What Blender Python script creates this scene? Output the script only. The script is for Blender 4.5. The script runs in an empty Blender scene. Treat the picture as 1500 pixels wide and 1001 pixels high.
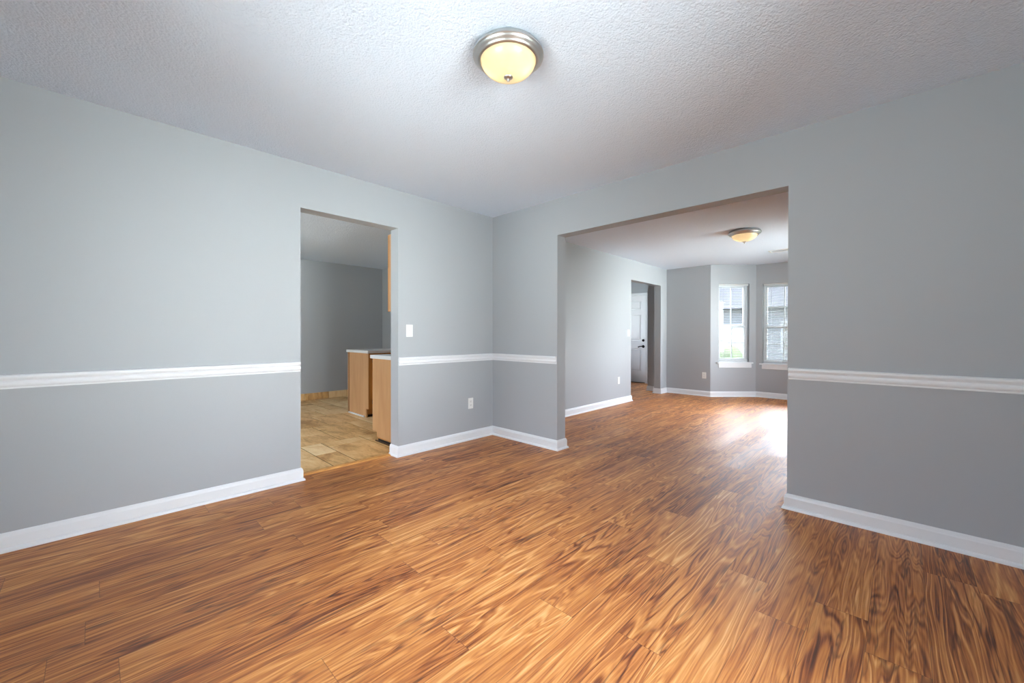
import bpy, bmesh, math, random
from mathutils import Vector, Matrix

S = bpy.context.scene
COL = S.collection

# ------------------------------------------------------------------ camera, world, light, exposure
W_PX, H_PX = 1500, 1001
F_PX = 591.54
yaw, pitch, roll = math.radians(44.0628), math.radians(-0.2766), math.radians(0.0847)
cam_d = bpy.data.cameras.new('camera')
cam = bpy.data.objects.new('camera', cam_d)
COL.objects.link(cam)
cam_d.sensor_fit = 'HORIZONTAL'
cam_d.sensor_width = 36.0
cam_d.lens = 36.0 * F_PX / W_PX
cam_d.shift_x = 0.0
cam_d.shift_y = -7.03 / W_PX
cam_d.clip_start = 0.02
fh = Vector((-math.sin(yaw), math.cos(yaw), 0)); rh = Vector((math.cos(yaw), math.sin(yaw), 0)); uh = Vector((0, 0, 1))
f2 = fh * math.cos(pitch) + uh * math.sin(pitch)
u2 = -fh * math.sin(pitch) + uh * math.cos(pitch)
r3 = rh * math.cos(roll) + u2 * math.sin(roll)
u3 = -rh * math.sin(roll) + u2 * math.cos(roll)
m = Matrix((r3, u3, -f2)).transposed().to_4x4()
m.translation = Vector((3.3224, -3.1189, 1.1221))
cam.matrix_world = m
S.camera = cam

S.view_settings.view_transform = 'Standard'
S.view_settings.look = 'None'
S.view_settings.gamma = 1.0
S.view_settings.use_curve_mapping = False
S.view_settings.exposure = 0.08

S.cycles.max_bounces = 14
S.cycles.diffuse_bounces = 8
S.cycles.glossy_bounces = 4
S.cycles.transmission_bounces = 6
S.cycles.transparent_max_bounces = 12
S.cycles.caustics_reflective = False
S.cycles.caustics_refractive = False
S.cycles.sample_clamp_indirect = 12.0
S.cycles.use_denoising = True

# sky: pale overcast all round, brighter towards the side the sun stands on (+x)
world = bpy.data.worlds.new('sky'); S.world = world
world.use_nodes = True
wt = world.node_tree; wt.nodes.clear()
def WN(t, **k):
    n = wt.nodes.new(t)
    for a, b in k.items(): setattr(n, a, b)
    return n
SKY_BASE, SKY_SUN, SKY_FRONT, SKY_REAR, SKY_HIGH = 12.0, 26.0, 15.0, 3.0, 19.0
wo = WN('ShaderNodeOutputWorld'); bg = WN('ShaderNodeBackground')
tc = WN('ShaderNodeTexCoord'); sep = WN('ShaderNodeSeparateXYZ')
wt.links.new(tc.outputs['Generated'], sep.inputs[0])
def lobe(axis, a, b, k):
    q = WN('ShaderNodeMapRange'); q.interpolation_type = 'SMOOTHSTEP'
    q.inputs['From Min'].default_value = a; q.inputs['From Max'].default_value = b
    q.inputs['To Min'].default_value = 0.0; q.inputs['To Max'].default_value = k
    wt.links.new(sep.outputs[axis], q.inputs['Value']); return q.outputs[0]
mr = WN('ShaderNodeMath', operation='ADD'); m2_ = WN('ShaderNodeMath', operation='ADD'); m3_ = WN('ShaderNodeMath', operation='ADD')
wt.links.new(lobe('X', 0.86, 1.0, SKY_SUN), mr.inputs[0]); mr.inputs[1].default_value = SKY_BASE
wt.links.new(mr.outputs[0], m2_.inputs[0]); wt.links.new(lobe('Y', 0.3, 0.95, SKY_FRONT), m2_.inputs[1])
wt.links.new(m2_.outputs[0], m3_.inputs[0]); wt.links.new(lobe('Y', -0.3, -0.95, SKY_REAR), m3_.inputs[1])
m4_ = WN('ShaderNodeMath', operation='ADD'); wt.links.new(m3_.outputs[0], m4_.inputs[0]); wt.links.new(lobe('Z', 0.12, 0.5, SKY_HIGH), m4_.inputs[1])
mr = m4_
ramp = WN('ShaderNodeValToRGB')
ramp.color_ramp.elements[0].position = 0.46; ramp.color_ramp.elements[0].color = (1.60, 1.68, 1.70, 1)
ramp.color_ramp.elements[1].position = 0.62; ramp.color_ramp.elements[1].color = (0.85, 0.90, 1.03, 1)
mz = WN('ShaderNodeMath', operation='MULTIPLY_ADD'); mz.inputs[1].default_value = 0.5; mz.inputs[2].default_value = 0.5
wt.links.new(sep.outputs['Z'], mz.inputs[0]); wt.links.new(mz.outputs[0], ramp.inputs[0])
wt.links.new(ramp.outputs[0], bg.inputs['Color']); wt.links.new(mr.outputs[0], bg.inputs['Strength'])
wt.links.new(bg.outputs[0], wo.inputs[0])

def portal(name, loc, direction, sx, sy):
    l = bpy.data.lights.new(name, 'AREA'); l.shape = 'RECTANGLE'; l.size = sx; l.size_y = sy
    l.cycles.is_portal = True
    o = bpy.data.objects.new(name, l); COL.objects.link(o)
    o.location = loc
    o.rotation_euler = Vector(direction).to_track_quat('-Z', 'Z').to_euler()
    return o

# ------------------------------------------------------------------ constants of the house
H = 2.44          # dining room ceiling
HL = 2.398        # living room, foyer and kitchen ceiling
HK = 2.39
T = 0.13          # wall thickness
XR = 3.90         # right wall
YB = -3.95        # wall behind the camera
PY0, PY1, PZ = -2.020, -1.186, 2.096     # passage to the kitchen (in wall x = 0)
OX0, OX1, OZ = 0.9145, 2.787, 2.088      # wide opening to the living room (in wall y = 0)
FY0, FY1, FZ = 3.226, 4.395, 2.062       # opening to the foyer (in wall x = 0)
YF = 4.66                                # front wall
B0, B1 = Vector((0.812, 4.66)), Vector((1.402, 5.25))
B2, B3 = Vector((2.498, 5.25)), Vector((3.088, 4.66))
YD = 5.75                                # front door wall
XF = -0.385
KX, KY = -3.95, 0.77                     # kitchen far wall, kitchen side wall
KYB = -4.3

# ------------------------------------------------------------------ materials
def new_mat(name):
    mt = bpy.data.materials.new(name); mt.use_nodes = True
    nt = mt.node_tree; nt.nodes.clear()
    out = nt.nodes.new('ShaderNodeOutputMaterial')
    return mt, nt, out
class G:
    def __init__(self, nt): self.nt = nt
    def n(self, t, **k):
        nd = self.nt.nodes.new(t)
        for a, b in k.items(): setattr(nd, a, b)
        return nd
    def l(self, a, b): self.nt.links.new(a, b)
    def val(self, sock, v):
        if isinstance(v, bpy.types.NodeSocket): self.l(v, sock)
        else: sock.default_value = v
    def math(self, op, a, b=None, c=None, clamp=False):
        nd = self.n('ShaderNodeMath', operation=op); nd.use_clamp = clamp
        self.val(nd.inputs[0], a)
        if b is not None: self.val(nd.inputs[1], b)
        if c is not None: self.val(nd.inputs[2], c)
        return nd.outputs[0]
    def xyz(self, x, y, z=0.0):
        nd = self.n('ShaderNodeCombineXYZ')
        for i, v in enumerate((x, y, z)): self.val(nd.inputs[i], v)
        return nd.outputs[0]
    def noise(self, vec, scale, detail=2.0, rough=0.5, dist=0.0, dim='3D'):
        nd = self.n('ShaderNodeTexNoise', noise_dimensions=dim)
        self.l(vec, nd.inputs['Vector'])
        nd.inputs['Scale'].default_value = scale; nd.inputs['Detail'].default_value = detail
        nd.inputs['Roughness'].default_value = rough; nd.inputs['Distortion'].default_value = dist
        return nd.outputs[0]
    def ramp(self, fac, stops, interp='LINEAR'):
        nd = self.n('ShaderNodeValToRGB'); cr = nd.color_ramp; cr.interpolation = interp
        while len(cr.elements) < len(stops): cr.elements.new(0.5)
        for e, (p, c) in zip(cr.elements, stops):
            e.position = p; e.color = (*c, 1) if len(c) == 3 else c
        self.l(fac, nd.inputs[0]); return nd.outputs[0]
    def rng(self, v, a, b, c, d, smooth=False):
        nd = self.n('ShaderNodeMapRange')
        if smooth: nd.interpolation_type = 'SMOOTHSTEP'
        self.l(v, nd.inputs['Value'])
        for k, x in zip(('From Min', 'From Max', 'To Min', 'To Max'), (a, b, c, d)): nd.inputs[k].default_value = x
        return nd.outputs[0]
    def mix(self, fac, a, b, mode='MIX'):
        nd = self.n('ShaderNodeMix', data_type='RGBA', blend_type=mode)
        self.val(nd.inputs['Factor'], fac)
        for s, v in ((nd.inputs[6], a), (nd.inputs[7], b)):
            if isinstance(v, tuple) and len(v) == 3: v = (*v, 1)
            self.val(s, v)
        return nd.outputs[2]
    def bump(self, h, strength, dist=0.01):
        nd = self.n('ShaderNodeBump'); nd.inputs['Strength'].default_value = strength
        nd.inputs['Distance'].default_value = dist
        self.l(h, nd.inputs['Height']); return nd.outputs[0]

def srgb(r, g, b):
    f = lambda v: (v / 255 / 12.92) if v / 255 <= 0.04045 else ((v / 255 + 0.055) / 1.055) ** 2.4
    return (f(r), f(g), f(b))

def principled(name, color, rough=0.5, metal=0.0, spec=0.5, bump=None, build=None):
    mt, nt, out = new_mat(name); g = G(nt)
    p = g.n('ShaderNodeBsdfPrincipled')
    p.inputs['Base Color'].default_value = (*color, 1)
    p.inputs['Roughness'].default_value = rough
    p.inputs['Metallic'].default_value = metal
    p.inputs['Specular IOR Level'].default_value = spec
    if bump:
        pos = g.n('ShaderNodeNewGeometry').outputs['Position']
        g.l(g.bump(g.noise(pos, bump[0], 3.0), bump[1], bump[2]), p.inputs['Normal'])
    if build: build(g, p)
    g.l(p.outputs[0], out.inputs[0])
    return mt

M = {}
M['wall'] = principled('grey_wall_paint', srgb(170, 174, 178), 0.55, spec=0.3, bump=(160, 0.06, 0.002))
M['white_trim'] = principled('white_gloss_trim_paint', srgb(228, 231, 234), 0.35, spec=0.45, bump=(60, 0.03, 0.001))
M['plastic'] = principled('white_plastic', srgb(232, 233, 230), 0.3, bump=(40, 0.02, 0.001))
M['slot'] = principled('dark_slot', srgb(45, 44, 42), 0.6, bump=(40, 0.02, 0.001))
M['black_metal'] = principled('black_oiled_metal', srgb(30, 28, 27), 0.35, metal=0.6, bump=(80, 0.05, 0.001))
M['door_paint'] = principled('white_door_paint', srgb(232, 234, 238), 0.4, bump=(50, 0.05, 0.001))
M['gap_shade'] = principled('toe_gap_shade', srgb(42, 30, 20), 0.8, bump=(40, 0.1, 0.001))  # near-black brown, puts the shade of cabinet gaps into colour
M['counter'] = principled('white_laminate', srgb(222, 224, 224), 0.35, bump=(30, 0.02, 0.001))
M['blind'] = None

def nickel(g, p):
    pos = g.n('ShaderNodeTexCoord').outputs['Object']
    v = g.noise(pos, 18.0, 2.0)
    g.l(g.rng(v, 0.3, 0.7, 0.33, 0.42), p.inputs['Roughness'])
M['nickel'] = principled('brushed_nickel', srgb(205, 204, 201), 0.28, metal=1.0, build=nickel)

def popcorn():
    mt, nt, out = new_mat('popcorn_ceiling_texture'); g = G(nt)
    p = g.n('ShaderNodeBsdfPrincipled')
    pos = g.n('ShaderNodeNewGeometry').outputs['Position']
    v1 = g.n('ShaderNodeTexVoronoi'); g.l(pos, v1.inputs['Vector']); v1.inputs['Scale'].default_value = 95
    n1 = g.noise(pos, 70, 4.0, 0.65)
    n2 = g.noise(pos, 26, 3.0, 0.6)
    h = g.math('ADD', g.math('MULTIPLY', g.math('SUBTRACT', 1.0, v1.outputs['Distance']), 0.5), g.math('ADD', n1, g.math('MULTIPLY', n2, 0.8)))
    p.inputs['Base Color'].default_value = (*srgb(221, 232, 246), 1)
    p.inputs['Roughness'].default_value = 0.95
    p.inputs['Specular IOR Level'].default_value = 0.1
    g.l(g.bump(h, 0.42, 0.012), p.inputs['Normal'])
    g.l(p.outputs[0], out.inputs[0])
    return mt
M['ceiling'] = popcorn()

def wood_floor():
    mt, nt, out = new_mat('acacia_plank_floor'); g = G(nt)
    p = g.n('ShaderNodeBsdfPrincipled')
    sp = g.n('ShaderNodeSeparateXYZ'); g.l(g.n('ShaderNodeNewGeometry').outputs['Position'], sp.inputs[0])
    PW, PL = 0.1685, 1.22
    X = g.math('ADD', sp.outputs[0], 0.141); Y = sp.outputs[1]
    u = g.math('DIVIDE', X, PW)
    row = g.math('FLOOR', u); fu = g.math('FRACT', u)
    wn = g.n('ShaderNodeTexWhiteNoise', noise_dimensions='1D'); g.l(row, wn.inputs['W'])
    v = g.math('ADD', g.math('DIVIDE', Y, PL), wn.outputs['Value'])
    colm = g.math('FLOOR', v); fv = g.math('FRACT', v)
    wn2 = g.n('ShaderNodeTexWhiteNoise', noise_dimensions='3D'); g.l(g.xyz(row, colm, 3.7), wn2.inputs['Vector'])
    ps = g.n('ShaderNodeSeparateColor'); g.l(wn2.outputs['Color'], ps.inputs[0])
    r1, r2, r3_ = ps.outputs[0], ps.outputs[1], ps.outputs[2]
    # per plank shifted coordinates
    xs = g.math('ADD', X, g.math('MULTIPLY', r1, 37.0))
    ys = g.math('ADD', Y, g.math('MULTIPLY', r2, 53.0))
    # slow wander of the grain
    wob = g.noise(g.xyz(g.math('MULTIPLY', xs, 4.0), g.math('MULTIPLY', ys, 1.1), r3_), 1.0, 2.0)
    xw = g.math('ADD', xs, g.math('MULTIPLY', g.math('SUBTRACT', wob, 0.5), g.rng(r1, 0.35, 0.9, 0.03, 0.07)))
    # figure: contour lines of a stretched field make cathedral and swirl shapes
    field = g.noise(g.xyz(g.math('MULTIPLY', xw, 7.0), g.math('MULTIPLY', ys, 0.6), r3_), 1.0, 2.5, 0.5, 0.2)
    rings = g.math('SINE', g.math('MULTIPLY', field, 105.0))
    rings = g.rng(rings, -1, 1, 0, 1)
    rings2 = g.rng(g.math('SINE', g.math('MULTIPLY', field, 231.0)), -1, 1, 0, 1)
    # long streaks
    st = g.noise(g.xyz(g.math('MULTIPLY', xw, 30.0), g.math('MULTIPLY', ys, 0.9), r1), 1.3, 5.0, 0.68, 0.15)
    fib = g.noise(g.xyz(g.math('MULTIPLY', xw, 150.0), g.math('MULTIPLY', ys, 2.6), r2), 1.0, 3.0, 0.65)
    blot = g.noise(g.xyz(g.math('MULTIPLY', xs, 6.0), g.math('MULTIPLY', ys, 1.1), r2), 1.0, 3.0, 0.55, 0.6)
    t = g.math('ADD', g.math('MULTIPLY', st, 0.40), g.math('MULTIPLY', g.math('SUBTRACT', rings, 0.5), g.rng(r1, 0.35, 0.9, 0.07, 0.15)))
    t = g.math('ADD', t, g.math('MULTIPLY', rings2, 0.08))
    t = g.math('ADD', t, g.math('MULTIPLY', fib, 0.34))
    t = g.math('ADD', t, g.math('MULTIPLY', blot, 0.26))
    t = g.math('ADD', t, g.math('MULTIPLY', g.math('SUBTRACT', r3_, 0.5), 0.07))
    c = g.ramp(g.rng(t, 0.34, 0.80, 0, 1), WOOD_STOPS)
    # darker heartwood veins and cracks
    vein = g.noise(g.xyz(g.math('MULTIPLY', xw, 13.0), g.math('MULTIPLY', ys, 0.8), g.math('ADD', r3_, 9.0)), 1.0, 3.0, 0.6, 0.5)
    vm = g.rng(g.math('ABSOLUTE', g.math('SUBTRACT', vein, 0.5)), 0.0, 0.022, 1.0, 0.0, True)
    vmask = g.rng(blot, 0.42, 0.56, 1.0, 0.0, True)
    c = g.mix(g.math('MULTIPLY', g.math('MULTIPLY', vm, vmask), 0.7), c, srgb(84, 44, 24))
    knots = g.n('ShaderNodeTexVoronoi'); g.l(g.xyz(g.math('MULTIPLY', xw, 3.4), g.math('MULTIPLY', ys, 1.3), 0.0), knots.inputs['Vector']); knots.inputs['Scale'].default_value = 1.0
    km = g.rng(knots.outputs['Distance'], 0.02, 0.12, 0.75, 0.0, True)
    c = g.mix(g.math('MULTIPLY', km, g.rng(fib, 0.3, 0.7, 0.6, 1.0)), c, srgb(78, 38, 18))
    # seams
    su = g.math('MINIMUM', fu, g.math('SUBTRACT', 1.0, fu))
    sv = g.math('MINIMUM', fv, g.math('SUBTRACT', 1.0, fv))
    seam = g.math('MAXIMUM', g.rng(su, 0.0, 0.010, 1, 0), g.rng(sv, 0.0, 0.0014, 1, 0))
    c = g.mix(g.math('MULTIPLY', seam, 0.65), c, srgb(60, 32, 20))
    g.l(c, p.inputs['Base Color'])
    g.l(g.rng(g.math('ADD', g.math('MULTIPLY', fib, 0.5), g.math('MULTIPLY', r2, 0.5)), 0.2, 0.8, FLOOR_R0, FLOOR_R1), p.inputs['Roughness'])
    p.inputs['Specular IOR Level'].default_value = 0.5
    p.inputs['IOR'].default_value = 1.75
    hgt = g.math('SUBTRACT', g.math('MULTIPLY', fib, 0.25), seam)
    g.l(g.bump(hgt, 0.22, 0.0012), p.inputs['Normal'])
    g.l(p.outputs[0], out.inputs[0])
    return mt
FLOOR_R0, FLOOR_R1 = 0.46, 0.56
WOOD_STOPS = [(0.0, srgb(76, 34, 12)), (0.17, srgb(132, 68, 26)), (0.36, srgb(178, 106, 47)), (0.58, srgb(207, 137, 70)), (0.8, srgb(228, 168, 102)), (1.0, srgb(244, 202, 144))]
M['floor'] = wood_floor()

def oak(name, base, dark, scale=1.0):
    def b(g, p):
        tcn = g.n('ShaderNodeTexCoord').outputs['Object']
        s3 = g.n('ShaderNodeSeparateXYZ'); g.l(tcn, s3.inputs[0])
        hx = g.math('ADD', s3.outputs[0], s3.outputs[1])
        fld = g.noise(g.xyz(g.math('MULTIPLY', hx, 9.0 * scale), 0.0, g.math('MULTIPLY', s3.outputs[2], 1.2)), 1.0, 3.0, 0.5, 0.3)
        fine = g.noise(g.xyz(g.math('MULTIPLY', hx, 120.0), 0.0, g.math('MULTIPLY', s3.outputs[2], 5.0)), 1.0, 2.0)
        tt = g.math('ADD', g.math('MULTIPLY', fld, 0.7), g.math('MULTIPLY', fine, 0.3))
        g.l(g.ramp(g.rng(tt, 0.3, 0.7, 0, 1), [(0, dark), (1, base)]), p.inputs['Base Color'])
    return principled(name, base, 0.42, build=b)
M['oak'] = oak('honey_oak_veneer', srgb(208, 164, 118), srgb(186, 138, 92))
M['oak_frame'] = oak('honey_oak_solid', srgb(204, 146, 78), srgb(176, 118, 56))
M['oak_strip'] = oak('oak_threshold', srgb(226, 166, 96), srgb(196, 132, 68))

def tile_mat():
    mt, nt, out = new_mat('travertine_tile'); g = G(nt)
    p = g.n('ShaderNodeBsdfPrincipled')
    pos = g.n('ShaderNodeNewGeometry').outputs['Position']
    at = g.n('ShaderNodeAttribute', attribute_name='tile_id')
    s3 = g.n('ShaderNodeSeparateXYZ'); g.l(pos, s3.inputs[0])
    rz = g.math('MULTIPLY', at.outputs['Fac'], 31.0)
    vec = g.xyz(g.math('MULTIPLY', s3.outputs[0], 2.0), g.math('MULTIPLY', s3.outputs[1], 5.5), g.math('ADD', rz, s3.outputs[2]))
    n1 = g.noise(vec, 1.4, 4.0, 0.6, 0.6)
    n2 = g.noise(vec, 9.0, 4.0, 0.6)
    tt = g.math('ADD', g.math('MULTIPLY', n1, 0.75), g.math('MULTIPLY', n2, 0.25))
    tt = g.math('ADD', tt, g.math('MULTIPLY', g.math('SUBTRACT', at.outputs['Fac'], 0.5), 0.26))
    c = g.ramp(g.rng(tt, 0.3, 0.7, 0, 1), [(0, srgb(170, 122, 66)), (0.4, srgb(220, 176, 116)), (1, srgb(242, 212, 162))])
    g.l(c, p.inputs['Base Color'])
    p.inputs['Roughness'].default_value = 0.42
    g.l(g.bump(n2, 0.12, 0.003), p.inputs['Normal'])
    g.l(p.outputs[0], out.inputs[0]); return mt
M['tile'] = tile_mat()
M['grout'] = principled('brown_grout', srgb(84, 62, 40), 0.9, bump=(120, 0.2, 0.002))

def blind_mat():
    mt, nt, out = new_mat('white_vinyl_slat'); g = G(nt)
    d = g.n('ShaderNodeBsdfDiffuse'); d.inputs[0].default_value = (0.72, 0.73, 0.73, 1)
    tr = g.n('ShaderNodeBsdfTranslucent'); tr.inputs[0].default_value = (0.86, 0.87, 0.86, 1)
    n = g.noise(g.n('ShaderNodeNewGeometry').outputs['Position'], 20, 2.0)
    mx = g.n('ShaderNodeMixShader'); g.l(g.rng(n, 0.2, 0.8, 0.05, 0.07), mx.inputs[0])
    g.l(d.outputs[0], mx.inputs[1]); g.l(tr.outputs[0], mx.inputs[2]); g.l(mx.outputs[0], out.inputs[0]); return mt
M['blind'] = blind_mat()

def glass_mat():
    mt, nt, out = new_mat('window_glass'); g = G(nt)
    tr = g.n('ShaderNodeBsdfTransparent'); tr.inputs[0].default_value = (0.93, 0.95, 0.94, 1)
    gl = g.n('ShaderNodeBsdfGlossy'); gl.inputs['Roughness'].default_value = 0.03
    fr = g.n('ShaderNodeFresnel'); fr.inputs[0].default_value = 1.45
    n = g.noise(g.n('ShaderNodeNewGeometry').outputs['Position'], 3, 1.0)
    g.l(g.bump(n, 0.01, 0.001), gl.inputs['Normal'])
    mx = g.n('ShaderNodeMixShader'); g.l(fr.outputs[0], mx.inputs[0])
    g.l(tr.outputs[0], mx.inputs[1]); g.l(gl.outputs[0], mx.inputs[2]); g.l(mx.outputs[0], out.inputs[0]); return mt
M['glass'] = glass_mat()

def bowl_glass(name, col, trans):
    # alabaster glass: lets the bulbs inside glow through
    mt, nt, out = new_mat(name); g = G(nt)
    d = g.n('ShaderNodeBsdfDiffuse'); d.inputs[0].default_value = (*col, 1)
    tr = g.n('ShaderNodeBsdfTranslucent'); tr.inputs[0].default_value = (*col, 1)
    n = g.noise(g.n('ShaderNodeTexCoord').outputs['Object'], 14, 3.0, 0.6, 0.8)
    mx = g.n('ShaderNodeMixShader'); g.l(g.rng(n, 0.3, 0.7, trans - 0.06, trans + 0.06), mx.inputs[0])
    g.l(d.outputs[0], mx.inputs[1]); g.l(tr.outputs[0], mx.inputs[2])
    gl = g.n('ShaderNodeBsdfGlossy'); gl.inputs['Roughness'].default_value = 0.15
    fr = g.n('ShaderNodeFresnel'); fr.inputs[0].default_value = 1.45
    m2 = g.n('ShaderNodeMixShader'); g.l(fr.outputs[0], m2.inputs[0]); g.l(mx.outputs[0], m2.inputs[1]); g.l(gl.outputs[0], m2.inputs[2])
    g.l(m2.outputs[0], out.inputs[0]); return mt
M['bowl'] = bowl_glass('warm_alabaster_glass', (0.94, 0.83, 0.62), 0.6)
def emit_mat(name, col, s):
    mt, nt, out = new_mat(name); g = G(nt)
    e = g.n('ShaderNodeEmission'); e.inputs[0].default_value = (*col, 1); e.inputs[1].default_value = s
    g.l(e.outputs[0], out.inputs[0]); return mt
M['bulb'] = emit_mat('warm_bulb', (1.0, 0.86, 0.64), 75.0)
M['bulb_cool'] = emit_mat('soft_bulb', (1.0, 0.92, 0.82), 300.0)

def grass_mat():
    def b(g, p):
        pos = g.n('ShaderNodeNewGeometry').outputs['Position']
        n = g.noise(pos, 0.35, 4.0); n2 = g.noise(pos, 6, 4.0)
        t = g.math('ADD', g.math('MULTIPLY', n, 0.6), g.math('MULTIPLY', n2, 0.4))
        g.l(g.ramp(t, [(0.3, srgb(44, 54, 32)), (0.6, srgb(60, 68, 44)), (0.75, srgb(76, 78, 58))]), p.inputs['Base Color'])
    return principled('lawn', srgb(120, 140, 80), 0.9, spec=0.0, build=b)
M['grass'] = grass_mat()
def leaf_mat():
    def b(g, p):
        n = g.noise(g.n('ShaderNodeNewGeometry').outputs['Position'], 3, 4.0)
        g.l(g.ramp(n, [(0.3, srgb(50, 58, 42)), (0.7, srgb(76, 86, 60))]), p.inputs['Base Color'])
    return principled('foliage', srgb(90, 110, 70), 0.9, spec=0.0, build=b)
M['leaf'] = leaf_mat()
M['dark_leaf'] = principled('dark_foliage', srgb(74, 84, 70), 0.9, spec=0.0, bump=(3, 0.4, 0.05))
M['bark'] = principled('bark', srgb(70, 62, 54), 0.9, bump=(12, 0.5, 0.02))
M['siding'] = principled('blue_grey_siding', srgb(66, 69, 73), 0.8, spec=0.0, bump=(4, 0.1, 0.01))
M['house_trim'] = principled('weathered_house_trim', srgb(104, 108, 114), 0.8, spec=0.0, bump=(10, 0.1, 0.005))
M['roof'] = principled('grey_shingles', srgb(52, 53, 56), 0.9, spec=0.0, bump=(20, 0.4, 0.02))

# ------------------------------------------------------------------ helpers
def link(name, bm, mat, parent=None, smooth=False, bevel=0.0, segs=2, matrix=None):
    me = bpy.data.meshes.new(name)
    bmesh.ops.recalc_face_normals(bm, faces=bm.faces)
    bm.to_mesh(me); bm.free()
    mats = mat if isinstance(mat, (list, tuple)) else [mat]
    for x in mats: me.materials.append(x)
    o = bpy.data.objects.new(name, me); COL.objects.link(o)
    if matrix is not None: o.matrix_world = matrix
    if parent is not None: o.parent = parent
    if smooth:
        for pl in me.polygons: pl.use_smooth = True
    if bevel > 0:
        md = o.modifiers.new('bevel', 'BEVEL'); md.width = bevel; md.segments = segs
        md.limit_method = 'ANGLE'; md.angle_limit = math.radians(40); md.harden_normals = False
    return o
def box(bm, x0, x1, y0, y1, z0, z1, mi=0):
    vs = [bm.verts.new((x, y, z)) for x in (x0, x1) for y in (y0, y1) for z in (z0, z1)]
    for q in ((0, 1, 3, 2), (4, 6, 7, 5), (0, 4, 5, 1), (2, 3, 7, 6), (0, 2, 6, 4), (1, 5, 7, 3)):
        f = bm.faces.new([vs[i] for i in q]); f.material_index = mi
def boxes(*bs):
    bm = bmesh.new()
    for b in bs: box(bm, *b)
    return bm
def lathe(bm, prof, segs=64, cx=0, cy=0, close=False):
    rings = []
    for r, z in prof:
        if r < 1e-6: rings.append([bm.verts.new((cx, cy, z))])
        else: rings.append([bm.verts.new((cx + r * math.cos(2 * math.pi * k / segs), cy + r * math.sin(2 * math.pi * k / segs), z)) for k in range(segs)])
    for a, b in zip(rings, rings[1:]):
        for k in range(segs):
            k2 = (k + 1) % segs
            if len(a) == 1 and len(b) == 1: continue
            if len(a) == 1: bm.faces.new((a[0], b[k], b[k2]))
            elif len(b) == 1: bm.faces.new((a[k], a[k2], b[0]))
            else: bm.faces.new((a[k], a[k2], b[k2], b[k]))
def cyl(bm, p0, p1, r, segs=24, r1=None):
    p0, p1 = Vector(p0), Vector(p1); d = (p1 - p0).normalized()
    a = d.orthogonal().normalized(); b = d.cross(a); r1 = r if r1 is None else r1
    A = [bm.verts.new(p0 + (a * math.cos(t) + b * math.sin(t)) * r) for t in [2 * math.pi * k / segs for k in range(segs)]]
    B = [bm.verts.new(p1 + (a * math.cos(t) + b * math.sin(t)) * r1) for t in [2 * math.pi * k / segs for k in range(segs)]]
    for k in range(segs): bm.faces.new((A[k], A[(k + 1) % segs], B[(k + 1) % segs], B[k]))
    bm.faces.new(A[::-1]); bm.faces.new(B)
def struct(o): o['kind'] = 'structure'; return o
def thing(name, label, cat, loc=(0, 0, 0), rotz=0.0, group=None):
    o = bpy.data.objects.new(name, None); COL.objects.link(o)
    o.empty_display_size = 0.1
    o.location = loc; o.rotation_euler = (0, 0, rotz); o['label'] = label; o['category'] = cat
    if group: o['group'] = group
    return o
def tag(o, label, cat, group=None):
    o['label'] = label; o['category'] = cat
    if group: o['group'] = group
    return o

def wall(name, p0, p1, z0, z1, thick, openings=(), ext0=0.0, ext1=0.0, mat=None):
    """inner face runs p0 -> p1, thickness goes to the left of that direction"""
    p0, p1 = Vector(p0), Vector(p1); L = (p1 - p0).length; d = (p1 - p0) / L; n = Vector((-d.y, d.x))
    ss = sorted({-ext0, L + ext1, *[o[0] for o in openings], *[o[1] for o in openings]})
    zs = sorted({z0, z1, *[o[2] for o in openings], *[o[3] for o in openings]})
    def solid(i, j):
        if i < 0 or j < 0 or i >= len(ss) - 1 or j >= len(zs) - 1: return False
        s = (ss[i] + ss[i + 1]) / 2; z = (zs[j] + zs[j + 1]) / 2
        return not any(o[0] < s < o[1] and o[2] < z < o[3] for o in openings)
    bm = bmesh.new(); cache = {}
    def V(i, j, k):
        if (i, j, k) not in cache:
            q = p0 + d * ss[i] + n * (thick * k); cache[(i, j, k)] = bm.verts.new((q.x, q.y, zs[j]))
        return cache[(i, j, k)]
    for i in range(len(ss) - 1):
        for j in range(len(zs) - 1):
            if not solid(i, j): continue
            for k in (0, 1): bm.faces.new((V(i, j, k), V(i + 1, j, k), V(i + 1, j + 1, k), V(i, j + 1, k)))
            if not solid(i - 1, j): bm.faces.new((V(i, j, 0), V(i, j, 1), V(i, j + 1, 1), V(i, j + 1, 0)))
            if not solid(i + 1, j): bm.faces.new((V(i + 1, j, 0), V(i + 1, j, 1), V(i + 1, j + 1, 1), V(i + 1, j + 1, 0)))
            if not solid(i, j - 1): bm.faces.new((V(i, j, 0), V(i + 1, j, 0), V(i + 1, j, 1), V(i, j, 1)))
            if not solid(i, j + 1): bm.faces.new((V(i, j + 1, 0), V(i + 1, j + 1, 0), V(i + 1, j + 1, 1), V(i, j + 1, 1)))
    return struct(link(name, bm, mat or M['wall']))

def slab(name, pts, z0, z1, mat, parent=None):
    bm = bmesh.new()
    a = [bm.verts.new((x, y, z0)) for x, y in pts]; b = [bm.verts.new((x, y, z1)) for x, y in pts]
    bm.faces.new(a[::-1]); bm.faces.new(b)
    for k in range(len(pts)): bm.faces.new((a[k], a[(k + 1) % len(pts)], b[(k + 1) % len(pts)], b[k]))
    return link(name, bm, mat, parent)

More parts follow.
